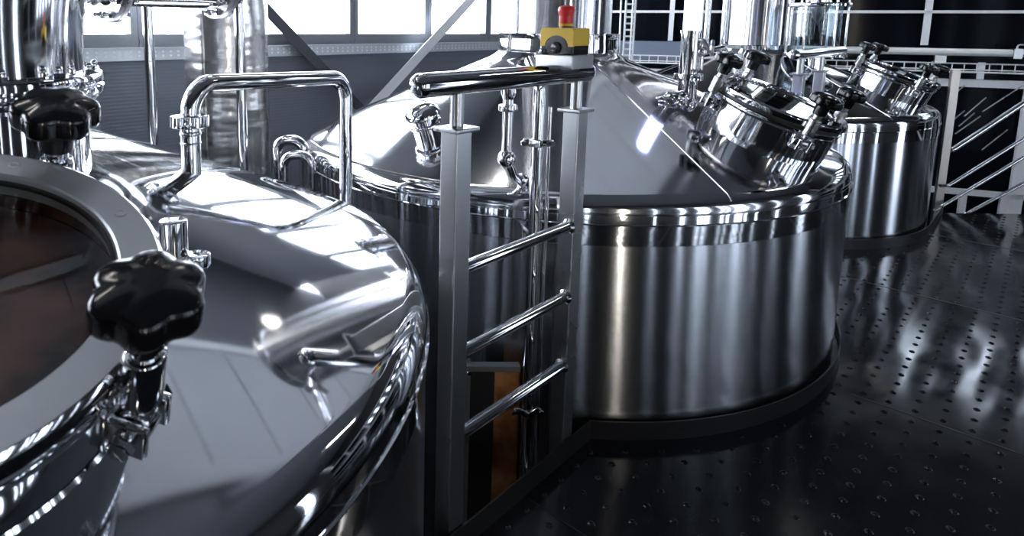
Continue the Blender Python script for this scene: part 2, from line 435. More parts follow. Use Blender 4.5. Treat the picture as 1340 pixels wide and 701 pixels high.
# chimneys of tanks 2 and 3: collar + tall pipe that bends towards the window wall
def chimney(t, cf, z, r, rc, top, toward):
    o = cf[0]
    b = MB(); b.lathe([(rc - .05, z - .06), (rc, z - .035), (rc, z - .01), (rc - .003, z + .025), (rc - .003, z + .055), (rc, z + .06), (rc, z + .064), (r, z + .066)], 96, cf)
    b.build('collar', mirror, t)
    a = z + .05
    p = MB(); p.lathe([(r, a), (r, top - .12), (r * .985, top - .07), (r * .93, top - .03), (r * .8, top), (r * .5, top + .025), (0, top + .035)], 96, cf)
    ch = p.build('chimney_pipe', chim_m, t)
    s = MB(); s.lathe([(r, top - .20), (r + .02, top - .195), (r + .02, top - .135), (r, top - .13)], 96, cf); s.build('end_collar', mirror, ch)
    q = o + V((0, 0, top - .33))
    s = MB(); s.tube([q, q + V(toward), V((q.x + toward[0], q.y + toward[1], ZC - .002))], .055, 24, bend=.14); s.build('side_branch', mirror, ch)
    nn = V(toward).normalized(); uu = nn.orthogonal().normalized()
    s = MB(); s.lathe([(.055, -.012), (.10, -.012), (.10, .012), (.055, .012)], 40, (q + nn * (r + .10), nn, uu, nn.cross(uu))); s.build('branch_flange', mirror, ch)
chimney(t2, cf2, z2, .288, .335, 3.62, (.86, -.25, 0))
chimney(t3, cf3, z3 - .06, .235, .262, 3.62, (.8, -.25, 0))

# chimney of tank 1: bolted flange and wide elbow, offset towards the camera's right
co = V((-1.657, .209, 0)); cfa = (co, V((0, 0, 1)), V((1, 0, 0)), V((0, 1, 0)))
b = MB(); b.lathe([(.28, 1.02), (.28, 1.360), (.315, 1.364), (.317, 1.370), (.317, 1.379), (.30, 1.381), (.30, 1.386), (.317, 1.388), (.317, 1.402), (.314, 1.408), (.28, 1.410)], 128, cfa)
cl = b.build('collar', mirror, t1)
for k in range(16):
    a = PI * 2 * (k + .5) / 16; q = co + V((math.cos(a) * .300, math.sin(a) * .300, 0))
    b = MB(); b.cyl(q + V((0, 0, 1.345)), q + V((0, 0, 1.425)), .0055, 12)
    b.hexn(q + V((0, 0, 1.408)), (0, 0, 1), .0115, .010); b.sphere(q + V((0, 0, 1.426)), .007, 10)
    b.hexn(q + V((0, 0, 1.362)), (0, 0, -1), .0115, .010)
    b.build('bolt', mirror, cl)
b = MB(); b.tube([co + V((0, 0, 1.405)), co + V((0, 0, 1.95)), co + V((-.78, 1.04, 1.95)), co + V((-.78, 1.04, ZC - .002))], .279, 96, bend=.50, bseg=20)
b.build('chimney_pipe', pipe_m, t1)

# manway hinge post and small fittings on tank 1
b = MB(); q = V((-1.075, .43, 1.105))
C1v = V((-1.994, .09, 0))
def cone_z(C, dz, x, y, base=1.513, R=1.437):
    r = math.hypot(x - C[0], y - C[1]); return base + dz - .42 * r
hp = V((-1.150, .485, 0)); hp.z = 1.467 - .42 * math.hypot(hp.x + 1.994, hp.y - .09)
b = MB(); b.cyl(hp - V((0, 0, .01)), hp + V((0, 0, .072)), .026, 32, bev=.003); b.cyl(hp + V((.03, .03, -.02)), hp + V((.03, .03, .004)), .026, 32, bev=.002)
b.build('hinge_post', mirror, t1)

# fitting cowl on tank 2 left (short elbow nozzle) behind the handrail
def nozzle():
    q = V((-1.93, 1.985, 0)); r = math.hypot(q.x + 2, q.y - 3.109); q.z = 1.513 - .42 * r
    rad = V(((q.x + 2) / r, (q.y - 3.109) / r, 0)); nn = (rad * .42 + V((0, 0, 1))).normalized()
    uu = nn.orthogonal().normalized(); f = (q, nn, uu, nn.cross(uu))
    b = MB(); b.lathe([(r_ * 1.3, h_ * 1.1) for r_, h_ in [(.047, -.03), (.047, .045), (.056, .048), (.058, .055), (.056, .062), (.050, .066), (.050, .085), (.060, .09), (.060, .105), (.045, .125), (.02, .135), (0, .137)]], 40, f)
    return b.build('inspection_nozzle', mirror, t2)
nozzle()

# ------------------------------------------------------------------ deck with dimples
XE = -1.06
def arc_pts(C, r, y0, y1, nseg=40):
    """points of circle from y0 to y1 on the +x side"""
    a0 = math.asin(max(-1, min(1, (y0 - C[1]) / r))); a1 = math.asin(max(-1, min(1, (y1 - C[1]) / r)))
    return [(C[0] + r * math.cos(a0 + (a1 - a0) * i / nseg), C[1] + r * math.sin(a0 + (a1 - a0) * i / nseg)) for i in range(nseg + 1)]
def cross(C, r): d = math.sqrt(r * r - (XE - C[0]) ** 2); return C[1] - d, C[1] + d
TA = [((-1.994, .09), 1.371 + .028), ((-2, 3.109), 1.437 + .028), ((-1.857, 6.03), 1.302 + .028)]
edge = [(XE, -3.)]
rings = []
for i, (C, r) in enumerate(TA):
    ya, yb = cross(C, r)
    if i == 2: yb = C[1]
    pts = arc_pts(C, r, ya, yb); rings.append(pts); edge += pts
edge.append((C[0] + r, 6.80))
XL = C[0] + r
far = (2.2, 6.80 + (2.2 - XL) * 1.0)
poly = edge + [far, (2.2, -3.)]
b = MB()
n = len(poly)
bm = bmesh.new()
top = [bm.verts.new((x, y, 0)) for x, y in poly]; f = bm.faces.new(top)
ex = bmesh.ops.extrude_face_region(bm, geom=[f])
bmesh.ops.translate(bm, verts=[v for v in ex['geom'] if isinstance(v, bmesh.types.BMVert)], vec=(0, 0, -.008))
bm.verts.index_update()
b.add([v.co for v in bm.verts], [[v.index for v in q.verts] for q in bm.faces]); bm.free()
def inside(x, y):
    if x < XE + .03 or y > 6.75 + (x - XL) or (x < XL + .03 and y > 6.0): return False
    return all(math.hypot(x - C[0], y - C[1]) > r + .025 for C, r in TA)
xs = [-.068 + .0868 * i for i in range(-12, 26)]
for x in xs:
    j = 0; y = -2.6 + (2.603 - int(2.603 / .0983) * .0983) - .0
    y = 2.603 - 50 * .0983
    while y < 9:
        if inside(x, y) and (y > .2) and x < y * 1.05 + .35:
            near = y < 4.5
            sg = 14 if near else 8
            pr = [(.0125, 0), (.0105, .0022), (.0078, .0042), (.0058, .0042), (.0048, .0005), (0, .0003)] if near else [(.012, 0), (.0085, .004), (.005, .004), (0, .0008)]
            b.lathe(pr, sg, (V((x, y, 0)), V((0, 0, 1)), V((1, 0, 0)), V((0, 1, 0))), 0)
        y += .0983
dk = b.build('floor', deckm); struct(dk, 'black dimpled walkway deck')
# plate joints
b = MB()
for y in (1.565, 3.048, 4.531, 6.01):
    b.box(((-.45 + 2.2) / 2 if y > 2 and y < 4 else (XE + 2.2) / 2, y, .0008), (2.2 + .45 if y > 2 and y < 4 else 2.2 - XE, .007, .0012))
struct(b.build('trim_1', toem))
# deck support beam
b = MB(); b.box((XE + .03, .7, -.09), (.05, 7.4, .16)); b.box((2.15, 2.5, -.09), (.05, 11, .16)); struct(b.build('trim_2', toem))
# toe boards
def strip(name, pts, z0, z1, t, m):
    b = MB(); n = len(pts); vs = []
    for i, p in enumerate(pts):
        a = V(pts[max(i - 1, 0)]); c = V(pts[min(i + 1, n - 1)]); d = (c - a).normalized(); nr = V((-d.y, d.x))
        for s, z in ((0, z0), (0, z1), (1, z1), (1, z0)):
            q = V(p) + nr * t * s; vs.append((q.x, q.y, z))
    fs = []
    for i in range(n - 1):
        for k in range(4): fs.append((i * 4 + k, i * 4 + (k + 1) % 4, (i + 1) * 4 + (k + 1) % 4, (i + 1) * 4 + k))
    fs += [(0, 1, 2, 3), tuple((n - 1) * 4 + k for k in (3, 2, 1, 0))]
    b.add(vs, fs); return struct(b.build(name, m))
ZT = .072
strip('baseboard_near', rings[0], 0, ZT, .006, toem)
strip('baseboard_straight', [(XE, rings[0][-1][1]), (XE, rings[1][0][1])], 0, ZT + .004, .006, toem)
strip('baseboard_middle', rings[1], 0, ZT, .006, toem)
strip('baseboard_gap', [(XE, rings[1][-1][1]), (XE, rings[2][0][1])], 0, ZT, .006, toem)
strip('baseboard_far', rings[2] + [(XL, 6.80)], 0, ZT, .006, toem)

# ------------------------------------------------------------------ railings between the tanks
def railing(label, yL, yR, yr0, yr1, group='short railings between the tanks'):
    x = -1.10
    t = thing('railing', label, 'railing', (x, yL, ZF), group)
    for y in (yL, yR):
        b = MB(); b.rbox((x, y, (1.245 + ZF) / 2), (.058, .062, 1.245 - ZF), .004); b.build('post', satin, t)
        b = MB(); b.rbox((x, y, 1.249), (.085, .095, .012), .003); b.cyl((x, y, 1.254), (x, y, 1.352), .019, 24)
        b.build('post_cap', satin, t)
    b = MB()
    b.tube([(x, yr0, 1.372), (x, yr1, 1.372)], .032, 32)
    for yy, s in ((yr0, -1), (yr1, 1)):
        b.lathe([(.032, 0), (.031, .009), (.026, .019), (.016, .026), (0, .029)], 32, (V((x, yy, 1.372)), V((0, s, 0)), V((1, 0, 0)), V((0, 0, 1))))
    b.build('handrail', mirror, t)
    for z in (.857, .607, .353):
        b = MB(); b.cyl((x + .012, yL + .028, z), (x + .012, yR - .028, z), .0185, 24)
        b.lathe([(.026, 0), (.026, .004), (.0185, .010)], 24, (V((x + .012, yR - .031, z)), V((0, -1, 0)), V((1, 0, 0)), V((0, 0, 1))))
        b.build('knee_rail', mirror, t)
    return t
railing('steel railing with three knee rails carrying the yellow emergency stop box', 1.24, 1.835, 1.105, 1.89)
railing('steel railing partly hidden behind the middle tank lid, below the glass cylinder', 4.42, 4.90, 4.27, 5.46)

# emergency stop
t = thing('emergency_stop', 'yellow and black emergency stop box with red mushroom button on the handrail', 'emergency stop', (-1.10, 1.755, 1.404))
ye = 1.752; xe = -1.10; zb = 1.403
b = MB()
b.rbox((xe, ye, zb + .010), (.135, .125, .042), .003)
b.build('mounting_plate', satin, t)
b = MB(); b.rbox((xe, ye, zb + .056), (.116, .096, .05), .005); b.build('box_base', blackp, t)
b = MB()
# yellow cover with an arched cut-out on the face towards the camera
prof = [(-.071, .062)]
hh = .115
pts = []
for i in range(13):
    a = PI - PI * i / 12; pts.append((math.cos(a) * .046, .062 + math.sin(a) * .030))
sh = [(-.073, .058), (-.052, .058)] + pts + [(.052, .058), (.073, .058), (.073, hh - .012), (.070, hh - .004), (.062, hh), (-.062, hh), (-.070, hh - .004), (-.073, hh - .012)]
for xx in (-1, 1): pass
def prism(b, sh, x0, x1, m=0):
    n = len(sh); vs = [(x0, ye + p, zb + q) for p, q in sh] + [(x1, ye + p, zb + q) for p, q in sh]
    b.add(vs, [tuple(range(n)), tuple(range(2 * n - 1, n - 1, -1))] + [(i, i + n, (i + 1) % n + n, (i + 1) % n) for i in range(n)], m)
def prism_y(b, sh, y0, y1, m=0):
    n = len(sh); vs = [(xe + p, y0, zb + q) for p, q in sh] + [(xe + p, y1, zb + q) for p, q in sh]
    b.add(vs, [tuple(range(n)), tuple(range(2 * n - 1, n - 1, -1))] + [(i, i + n, (i + 1) % n + n, (i + 1) % n) for i in range(n)], m)
sx = .0595
shy = [(-sx, .058)] + [(math.cos(PI - PI * i / 12) * .042, .058 + math.sin(PI - PI * i / 12) * .034) for i in range(13)] + [(sx, .058), (sx, hh - .010), (sx - .008, hh), (-sx + .008, hh), (-sx, hh - .010)]
prism_y(b, shy, ye - .051, ye - .041)
b.rbox((xe, ye + .004, zb + .058 + (hh - .058) / 2), (.119, .092, hh - .058), .006)
b.build('box_cover', yellow, t, ang=30)
b = MB(); b.cyl((xe, ye - .044, zb + .056), (xe, ye - .0495, zb + .056), .036, 32); b.cyl((xe, ye - .046, zb + .054), (xe, ye - .055, zb + .054), .018, 24, bev=.002)
b.build('cable_gland_plug', blackp, t)
b = MB(); b.cyl((xe, ye, zb + hh - .002), (xe, ye, zb + hh + .008), .020, 32); b.build('button_shaft', greyp, t)
b = MB(); b.lathe([(.0205, .006), (.022, .008), (.022, .013), (.0205, .014)], 32, (V((xe, ye, zb + hh)), V((0, 0, 1)), V((1, 0, 0)), V((0, 1, 0)))); b.build('button_collar', yellow, t)
b = MB(); b.lathe([(.019, .012), (.022, .016), (.0215, .034), (.0235, .045), (.026, .050), (.0265, .058), (.023, .066), (.012, .070), (0, .071)], 40, (V((xe, ye, zb + hh)), V((0, 0, 1)), V((1, 0, 0)), V((0, 1, 0)))); b.build('mushroom_button', red, t)

# ------------------------------------------------------------------ pipework near tank 2
def union(b, q, n, r, R, h):
    u = n.orthogonal().normalized(); b.lathe([(r, -h), (R - .003, -h), (R, -h + .003), (R, h - .003), (R - .003, h), (r, h)], 32, (q, n, u, n.cross(u)))
Z = V((0, 0, 1))
t = thing('downpipe', 'slim vertical steel pipe running down between the railing posts', 'pipe', (-1.215, 1.80, ZF))
px, py = -1.222, 1.800
b = MB(); b.tube([(px, py, ZF), (px, py, 1.33), (px - .1, py + .08, 1.40)], .021, 24, bend=.05); b.tube([(px + .028, py + .028, ZF), (px + .028, py + .028, 1.25)], .006, 12); b.build('pipe', mirror, t)
for z, s in ((1.125, .03), (.12, .026)):
    b = MB(); b.rbox((px, py, z), (.05, .05, .028), .004); b.rbox((px + .0, py - .0, z), (.1, .012, .026), .003, Matrix.Rotation(.78, 3, 'Z'))
    for q in (-1, 1):
        b.hexn((px + q * .036 + .006, py + q * .036 - .006, z), (.7, -.7, 0), .010, .010)
    b.build('pipe_clamp', mirror, t)
t = thing('valve_assembly', 'small steel valve with clamped union left of the slim vertical pipe', 'valve', (-1.385, 1.905, .93))
q = V((-1.345, 1.79, 0))
b = MB(); b.cyl((q.x, q.y, 1.07), (q.x, q.y, 1.34), .019, 24); union(b, V((q.x, q.y, 1.235)), Z, .019, .034, .012)
b.lathe([(.019, 1.265), (.027, 1.29), (.024, 1.33), (.03, 1.36), (0, 1.37)], 24, ((q.x, q.y, 0) and V((q.x, q.y, 0)), Z, V((1, 0, 0)), V((0, 1, 0))))
b.build('valve_body', mirror, t)
b = MB(); b.sphere((q.x, q.y, 1.05), .034); b.tube([(q.x, q.y, 1.05), (q.x - .005, q.y + .05, .98), (q.x, q.y + .12, .935)], .018, 20, bend=.03); b.sphere((q.x, q.y + .10, .955), .026)
b.build('valve_bend', mirror, t)

# U shaped pipe from tank 1
t = thing('arched_pipe', 'steel pipe arching from the near tank across to the middle tank', 'pipe', (-1.640, .750, 1.10))
A = V((-1.643, .753, 1.10)); Bq = V((-1.901, 1.495, -.2))
b = MB(); b.tube([(A.x, A.y, 1.07), (A.x, A.y, 1.357), (Bq.x, Bq.y, 1.322), (Bq.x, Bq.y, ZF)], .0255, 32, bend=.085, bseg=12); b.build('pipe', mirror, t)
b = MB(); union(b, V((A.x, A.y, 1.255)), Z, .0255, .047, .017)
for k in range(6):
    a = PI / 3 * k; b.rbox((A.x + math.cos(a) * .045, A.y + math.sin(a) * .045, 1.255), (.012, .014, .032), .003, Matrix.Rotation(a, 3, 'Z'))
b.build('union_nut', mirror, t)
b = MB(); union(b, V((A.x, A.y, 1.222)), Z, .0255, .029, .006); union(b, V((A.x, A.y, 1.195)), Z, .0255, .028, .004); b.build('ferrule', mirror, t)

# thin vertical pipes in front of the wall
tg_ = [((-3.246, 1.288), .0255, ZC, 'thin vertical pipe left of the cladded column, under the flanged duct'), ((-2.738, 1.518), .0235, ZC, 'thin vertical pipe in front of the cladded column')]
for (x, y), r, zt, lb in tg_:
    b = MB(); b.tube([(x, y, ZF), (x, y, zt)], r, 20); tag(b.build('vertical_pipe', pipe_m), lb, 'pipe')
# cladded column
t = thing('cladded_column', 'wide foil-cladded steel column with crinkled sheet in front of the window wall', 'column', (-4.1, 2.17, ZF))
cfc = (V((-4.1, 2.17, 0)), Z, V((1, 0, 0)), V((0, 1, 0)))
b = MB(); b.lathe([(.285, ZF)] + [(.285 + .003 * math.sin(i * 1.7), ZF + (ZC - ZF) * i / 60) for i in range(1, 60)] + [(.285, ZC)], 72, cfc); b.build('cladding', foil, t)
b = MB(); b.box((-4.1 + .285 * math.cos(-1.05), 2.17 + .285 * math.sin(-1.05), (ZF + ZC) / 2), (.016, .012, ZC - ZF), Matrix.Rotation(-1.05, 3, 'Z')); b.build('lock_seam', foil, t)

# flanged duct at the top left
t = thing('flanged_duct', 'horizontal steel duct with two bolted flanges at the top edge of the view', 'duct', (-1.657, .55, 1.54))
dx, dz_ = -1.70, 1.665
b = MB(); b.tube([(dx, .52, dz_ + .03), (dx, .62, dz_), (dx, .92, dz_), (dx + .12, 1.10, dz_ + .35), (dx + .12, 1.10, ZC)], .103, 48, bend=.12); b.build('duct_pipe', pipe_m, t)
for y, R in ((.585, .145), (.875, .132)):
    b = MB(); fr_ = (V((dx, y, dz_)), V((0, 1, 0)), V((1, 0, 0)), V((0, 0, -1)))
    b.lathe([(.103, -.013), (R - .002, -.013), (R, -.011), (R, -.002), (R - .004, 0), (R, .002), (R, .011), (R - .002, .013), (.103, .013)], 64, fr_)
    fl = b.build('flange', satin, t)
    for k in range(12):
        a = PI / 6 * (k + .5); q = V((dx + math.cos(a) * (R - .016), y, dz_ + math.sin(a) * (R - .016)))
        b = MB(); b.cyl(q - V((0, .03, 0)), q + V((0, .03, 0)), .005, 10); b.hexn(q + V((0, .013, 0)), (0, 1, 0), .010, .009); b.hexn(q - V((0, .013, 0)), (0, -1, 0), .010, .009)
        b.sphere(q + V((0, .03, 0)), .006, 8); b.sphere(q - V((0, .03, 0)), .006, 8); b.build('bolt', mirror, fl)

# loop pipes at the left side of tank 2
t = thing('looped_pipes', 'pair of bent steel pipes hooking into the left side of the middle tank', 'pipe', (-2.95, 1.75, ZF))
for k, (x, y, zt, r) in enumerate(((-2.51, 1.60, .905, .022), (-2.63, 1.64, .955, .026))):
    b = MB(); b.tube([(x, y, ZF), (x, y, zt), (x + .10, y + .09, zt + .01), (x + .10, y + .09, .55)], r, 20, bend=.055); b.build('pipe', mirror, t)

# ------------------------------------------------------------------ copper panel frame between tanks 1 and 2
t = thing('copper_panel', 'copper-coloured panel in a dark steel frame low behind the railing', 'panel', (-1.45, 2.0, ZF))
R45 = Matrix.Rotation(math.radians(35), 3, 'Z')
cen = V((-1.235, 1.700, 0))

dirp = V((.70, .714, 0)); nrm = V((.714, -.70, 0))
RP = Matrix((dirp, -nrm, Z)).transposed()
base = V((-1.367, 1.697, 0))
def pb(b, s0, s1, z0, z1, tt=.006, off=0): b.box(base + dirp * ((s0 + s1) / 2) + nrm * off + Z * ((z0 + z1) / 2), (s1 - s0, tt, z1 - z0), RP)
b = MB(); pb(b, .055, .15, ZF, .265); b.build('copper_sheet', copper, t)
b = MB(); pb(b, -.035, .055, ZF, .275, .02); pb(b, .15, .165, ZF, .275, .02); b.build('frame', toem, t)
b = MB(); pb(b, -.05, -.035, ZF, .30, .03); pb(b, -.05, .145, .272, .292, .035, .012); b.build('steel_edge', satin, t)
b = MB()
for z in (.262, .0):
    b.hexn(base + dirp * -.040 + nrm * .017 + Z * z, nrm, .009, .01)
b.build('bolt', mirror, t)
b = MB(); b.cyl((-1.16, 1.20, -.12), (-1.165, 1.78, -.13), .02, 20); tag(b.build('low_pipe', mirror), 'short steel pipe low behind the left railing post', 'pipe')

# ------------------------------------------------------------------ lamp and sight column on tank 2
t = thing('elbow_fitting', 'angled bolted pipe fitting entering the middle tank dome at the foot of the glowing column', 'pipe fitting', (-1.27, 2.98, 1.12))
a = V((-1.262, 2.94, 1.175)); sp_ = V((-1.25, 2.70, 1.095))
d_ = (sp_ - a).normalized(); u_ = d_.orthogonal().normalized(); fl_ = lambda s: (a + d_ * s, d_, u_, d_.cross(u_))
b = MB(); b.tube([(-1.262, 3.135, 1.16), (-1.262, 3.06, 1.19), a, a + d_ * .17], .033, 32, bend=.05)
for s_, R_ in ((.02, .047), (.05, .052), (.085, .044), (.12, .040)): b.lathe([(.033, -.007), (R_ - .002, -.007), (R_, -.005), (R_, .005), (R_ - .002, .007), (.033, .007)], 32, fl_(s_))
b.build('fitting_body', mirror, t)
for k in range(6):
    aa = PI / 3 * k + .5; q = a + d_ * .035 + (u_ * math.cos(aa) + d_.cross(u_) * math.sin(aa)) * .048
    b = MB(); b.cyl(q - d_ * .024, q + d_ * .03, .007, 10); b.hexn(q + d_ * .022, d_, .012, .010); b.hexn(q - d_ * .016, -d_, .012, .010); b.build('bolt', mirror, t)
b = MB(); b.tube([(-1.262, 3.0, 1.19), (-1.20, 2.98, 1.17), (-1.165, 3.02, 1.09)], .024, 20, bend=.04); b.sphere((-1.19, 2.98, 1.165), .036)
b.build('side_branch', mirror, t)

t = thing('sight_column', 'upright steel and glowing white glass column behind the middle tank lid', 'pipe', (-1.255, 3.14, 1.1))
q = V((-1.262, 3.135, 0)); zz = 1.513 - .42 * math.hypot(q.x + 2, q.y - 3.109)
b = MB(); b.cyl((q.x, q.y, zz - .02), (q.x, q.y, 1.50), .045, 32); union(b, V((q.x, q.y, 1.285)), Z, .045, .068, .016); b.cyl((q.x, q.y, 1.50), (q.x, q.y, 1.512), .050, 32)
b.cyl((q.x + .05, q.y + .01, 1.32), (q.x + .05, q.y + .01, 1.46), .014, 16); b.sphere((q.x + .05, q.y + .01, 1.41), .026)
b.build('column_body', mirror, t)
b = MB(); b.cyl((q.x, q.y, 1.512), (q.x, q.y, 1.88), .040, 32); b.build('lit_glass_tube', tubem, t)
b = MB(); b.cyl((q.x + .02, q.y, 1.43), (q.x + .085, q.y + .02, 1.43), .012, 16); b.lathe([(0, 0), (.036, .002), (.04, .01), (.036, .018), (0, .02)], 24, (V((q.x + .085, q.y + .02, 1.43)), V((.95, .3, 0)).normalized(), Z, V((.3, -.95, 0)).normalized()))
b.tube([(q.x, q.y, 1.46), (q.x + .06, q.y - .01, 1.47), (q.x + .09, q.y, 1.43)], .009, 12, bend=.02)
b.build('valve_handle', satin, t)

# ------------------------------------------------------------------ glass cylinder vessel by tank 3
gx, gy = -1.36, 5.82
t = thing('glass_cylinder', 'clear glass inspection cylinder with a steel cone inside, above the far railing', 'glass cylinder', (gx, gy, 1.28))
gf = (V((gx, gy, 0)), Z, V((1, 0, 0)), V((0, 1, 0)))
b = MB(); b.lathe([(.165, 1.34), (.165, 1.70), (.161, 1.70), (.161, 1.34)], 48, gf); b.build('glass', clear, t)
for z in (1.325, 1.715):
    b = MB(); b.lathe([(.02, z - .015), (.215, z - .015), (.22, z - .01), (.22, z + .01), (.215, z + .015), (.02, z + .015)], 48, gf); b.build('end_flange', mirror, t)
for k in range(6):
    aa = PI / 3 * k + .35; b = MB(); b.cyl((gx + math.cos(aa) * .2, gy + math.sin(aa) * .2, 1.30), (gx + math.cos(aa) * .2, gy + math.sin(aa) * .2, 1.76), .009, 12); b.build('tie_rod', mirror, t)
b = MB(); b.lathe([(.075, 1.70), (.0, 1.56)], 32, gf); b.build('spray_cone', satin, t)
b = MB(); b.cyl((gx, gy, 1.72), (gx, gy, 2.6), .07, 32); b.cyl((gx, gy, 1.2), (gx, gy, 1.31), .05, 24); b.build('feed_pipe', mirror, t)
def at(x, y, dp):
    r = c_r * ((x - PPX) / F_PX) + c_u * (-(y - PPY) / F_PX) + c_f
    return CAM + r * dp
# upright pipes near the glass cylinder
for (x, dp, r, lb) in ((1032, 7.2, .039, 'bright upright pipe just left of the glass cylinder'), (1018, 7.2, .021, 'thin upright pipe between the far chimney and the bright upright pipe'), (947, 7.0, .031, 'upright pipe left of the far tank chimney'), (925, 7.2, .035, 'upright white-lit pipe beside the glowing glass column')):
    q = at(x, 40, dp); b = MB(); b.tube([(q.x, q.y, ZF), (q.x, q.y, ZC)], r, 20); tag(b.build('upright_pipe', pipe_m), lb, 'pipe')
q1 = at(912, 66, 4.3); q2 = at(948, 62, 4.6); b = MB(); qa = at(903, 72, 4.2); qb = at(950, 62, 4.48); b.tube([V((qa.x, qa.y, 1.0)), qa, qb, V((qb.x, qb.y, ZF))], .022, 20, bend=.05); tag(b.build('cross_pipe', pipe_m), 'bent pipe crossing behind the sight column handle', 'pipe')

# ------------------------------------------------------------------ window wall extras
t = thing('perforated_rail', 'long galvanised perforated rail fixed under the window strip', 'rail', (XW + .02, .5, 1.28))
b = MB(); b.box((XW + .03, (WY0 + WY1) / 2, 1.284), (.012, WY1 - WY0 - .02, .100)); b.box((XW + .06, (WY0 + WY1) / 2, 1.332), (.07, WY1 - WY0 - .02, .006)); b.build('rail_strip', galv, t)
b = MB()
y = .9
while y < 6.2:
    for z, o_ in ((1.300, 0), (1.268, .0)):
        b.lathe([(.0, .0075), (.011, .0075)], 8, (V((XW + .030, y + o_, z)), V((1, 0, 0)), V((0, 1, 0)), V((0, 0, 1))))
    y += .062
ho = b.build('punched_holes', mat('bright_dimple', (.9, .92, .94), .2, .3), t); ho['kind'] = 'stuff'
def brace(label, y0, z0, y1, z1, x, m, w=.085):
    d = V((0, y1 - y0, z1 - z0)); Ln = d.length; d.normalize(); nn = V((1, 0, 0)); s = nn.cross(d)
    R = Matrix((d, s, nn)).transposed(); b = MB(); b.box((x, (y0 + y1) / 2, (z0 + z1) / 2), (Ln, w, .008), R)
    b.box(V((x - .03, (y0 + y1) / 2, (z0 + z1) / 2)) + s * (w / 2 - .004), (Ln, .008, .06), R)
    return tag(b.build('wall_brace', m), label, 'brace')
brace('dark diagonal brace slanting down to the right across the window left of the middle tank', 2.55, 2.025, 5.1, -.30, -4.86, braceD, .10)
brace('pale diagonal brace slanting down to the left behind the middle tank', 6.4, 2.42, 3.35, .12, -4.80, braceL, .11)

# cable ladder right of chimney 2
q = at(824, 30, 7.4)
t = thing('cable_ladder', 'vertical perforated cable ladder right of the middle chimney', 'cable ladder', (q.x, q.y, ZF))
dl = V((.7, .714, 0))
b = MB()
for s in (-.055, .055): b.box((q.x + dl.x * s, q.y + dl.y * s, 1.6), (.018, .018, 5.0), Matrix.Rotation(.79, 3, 'Z'))
for k in range(60): b.box((q.x, q.y, -.6 + k * .075), (.11, .006, .02), Matrix.Rotation(.79, 3, 'Z'))
b.build('ladder_frame', galv, t)
b = MB()
for s in (-.09, .02): b.tube([(q.x + dl.x * s, q.y + dl.y * s, 3.5), (q.x + dl.x * s * 1.3, q.y + dl.y * s * 1.3, 2), (q.x + dl.x * s, q.y + dl.y * s, .2)], .010, 8)
b.build('cable', whitef, t)

# ------------------------------------------------------------------ far glazed partition
t = struct(None or (lambda: (lambda b: (ebox(b, -4.6, 7.2, -.26, -.20, .06), ebox(b, -4.6, 7.2, .93, 1.01, .08), ebox(b, -4.6, 7.2, 1.715, 1.745, .05), ebox(b, -4.6, 7.2, 2.9, 3.0, .05), b.build('window_13', whitef))[-1])(MB()))())
b = MB()
for s in (-3.9, -2.95, -2.62, -2.3, -.36, 1.6, 3.4, 5.4): ebox(b, s - .028, s + .028, 1.37, 2.95, .05)
for s in (.16, ): ebox(b, s - .03, s + .03, ZF, -.23, .05)
for s in (.60, 2.2, 4.0): ebox(b, s - .05, s + .06, ZF, .95, .06)
ebox(b, .48, .56, -.50, -.24, .05)
b.build('muntin', whitef, t)
b = MB(); ebox(b, -4.6, 7.2, 1.02, 3.0, .01, .05); ebox(b, -4.6, 7.2, ZF, .93, .01, .05); b.build('pane', darkglass, t)
b = MB(); ebox(b, -4.6, -2.5, 1.13, 1.36, .12, .02); struct(b.build('trim_3', mat('blue_grey_ledge', (.16, .19, .26), 0, .5)))
for i_, (s0, s1) in enumerate([(-1.5 + .62 * q, -1.5 + .62 * q + .26) for q in range(8)]):  # glowing panes above the view, added for bright stripes on the deck
    b = MB()
    for q in (s0, s1): ebox(b, q - .03, q + .03, 1.9, 2.6, .06)
    for z in (1.9, 2.6): ebox(b, s0, s1, z - .03, z + .03, .06)
    w_ = struct(b.build('window_%d' % (20 + i_), winframe)); b = MB(); ebox(b, s0, s1, 1.9, 2.6, .01); b.build('glow_pane', glowp, w_)
# big horizontal pipe and cable tray
b = MB(); b.cyl(ep(-1.6, 1.305, -.18), ep(7, 1.305, -.18), .038, 24)
hp_ = thing('service_pipe', 'thick white-lit horizontal service pipe crossing the upper right background', 'pipe', ep(1, 1.26, -.18)); b.build('pipe', mat('pale_pipe_jacket', (.85, .87, .9), .35, .3), hp_)
b = MB(); ebox(b, -.30, -.20, 1.19, 1.30, .03, -.15); b.build('pipe_clip', satin, hp_)
b = MB(); ebox(b, .33, .40, 1.25, 1.35, .1, -.18); b.build('pipe_clip', satin, hp_)
t = thing('cable_tray', 'horizontal wire-mesh cable tray crossing behind the tanks', 'cable tray', ep(1, 1.08, -.3))
b = MB()
for z, o_ in ((1.185, -.14), (1.12, -.14), (1.10, -.20), (1.10, -.28)): b.cyl(ep(-3.6, z, o_), ep(7, z, o_), .007, 8)
s = -3.6
while s < 3:
    b.cyl(ep(s, 1.185, -.14), ep(s, 1.10, -.14), .005, 6); b.cyl(ep(s, 1.10, -.14), ep(s, 1.10, -.3), .005, 6); s += .105
b.build('tray_mesh', whitef, t)
for s in (-.28, .12, 1.2):
    b = MB(); ebox(b, s - .03, s + .03, 1.02, 1.20, .012, -.12); b.build('tray_hanger', galv, t)
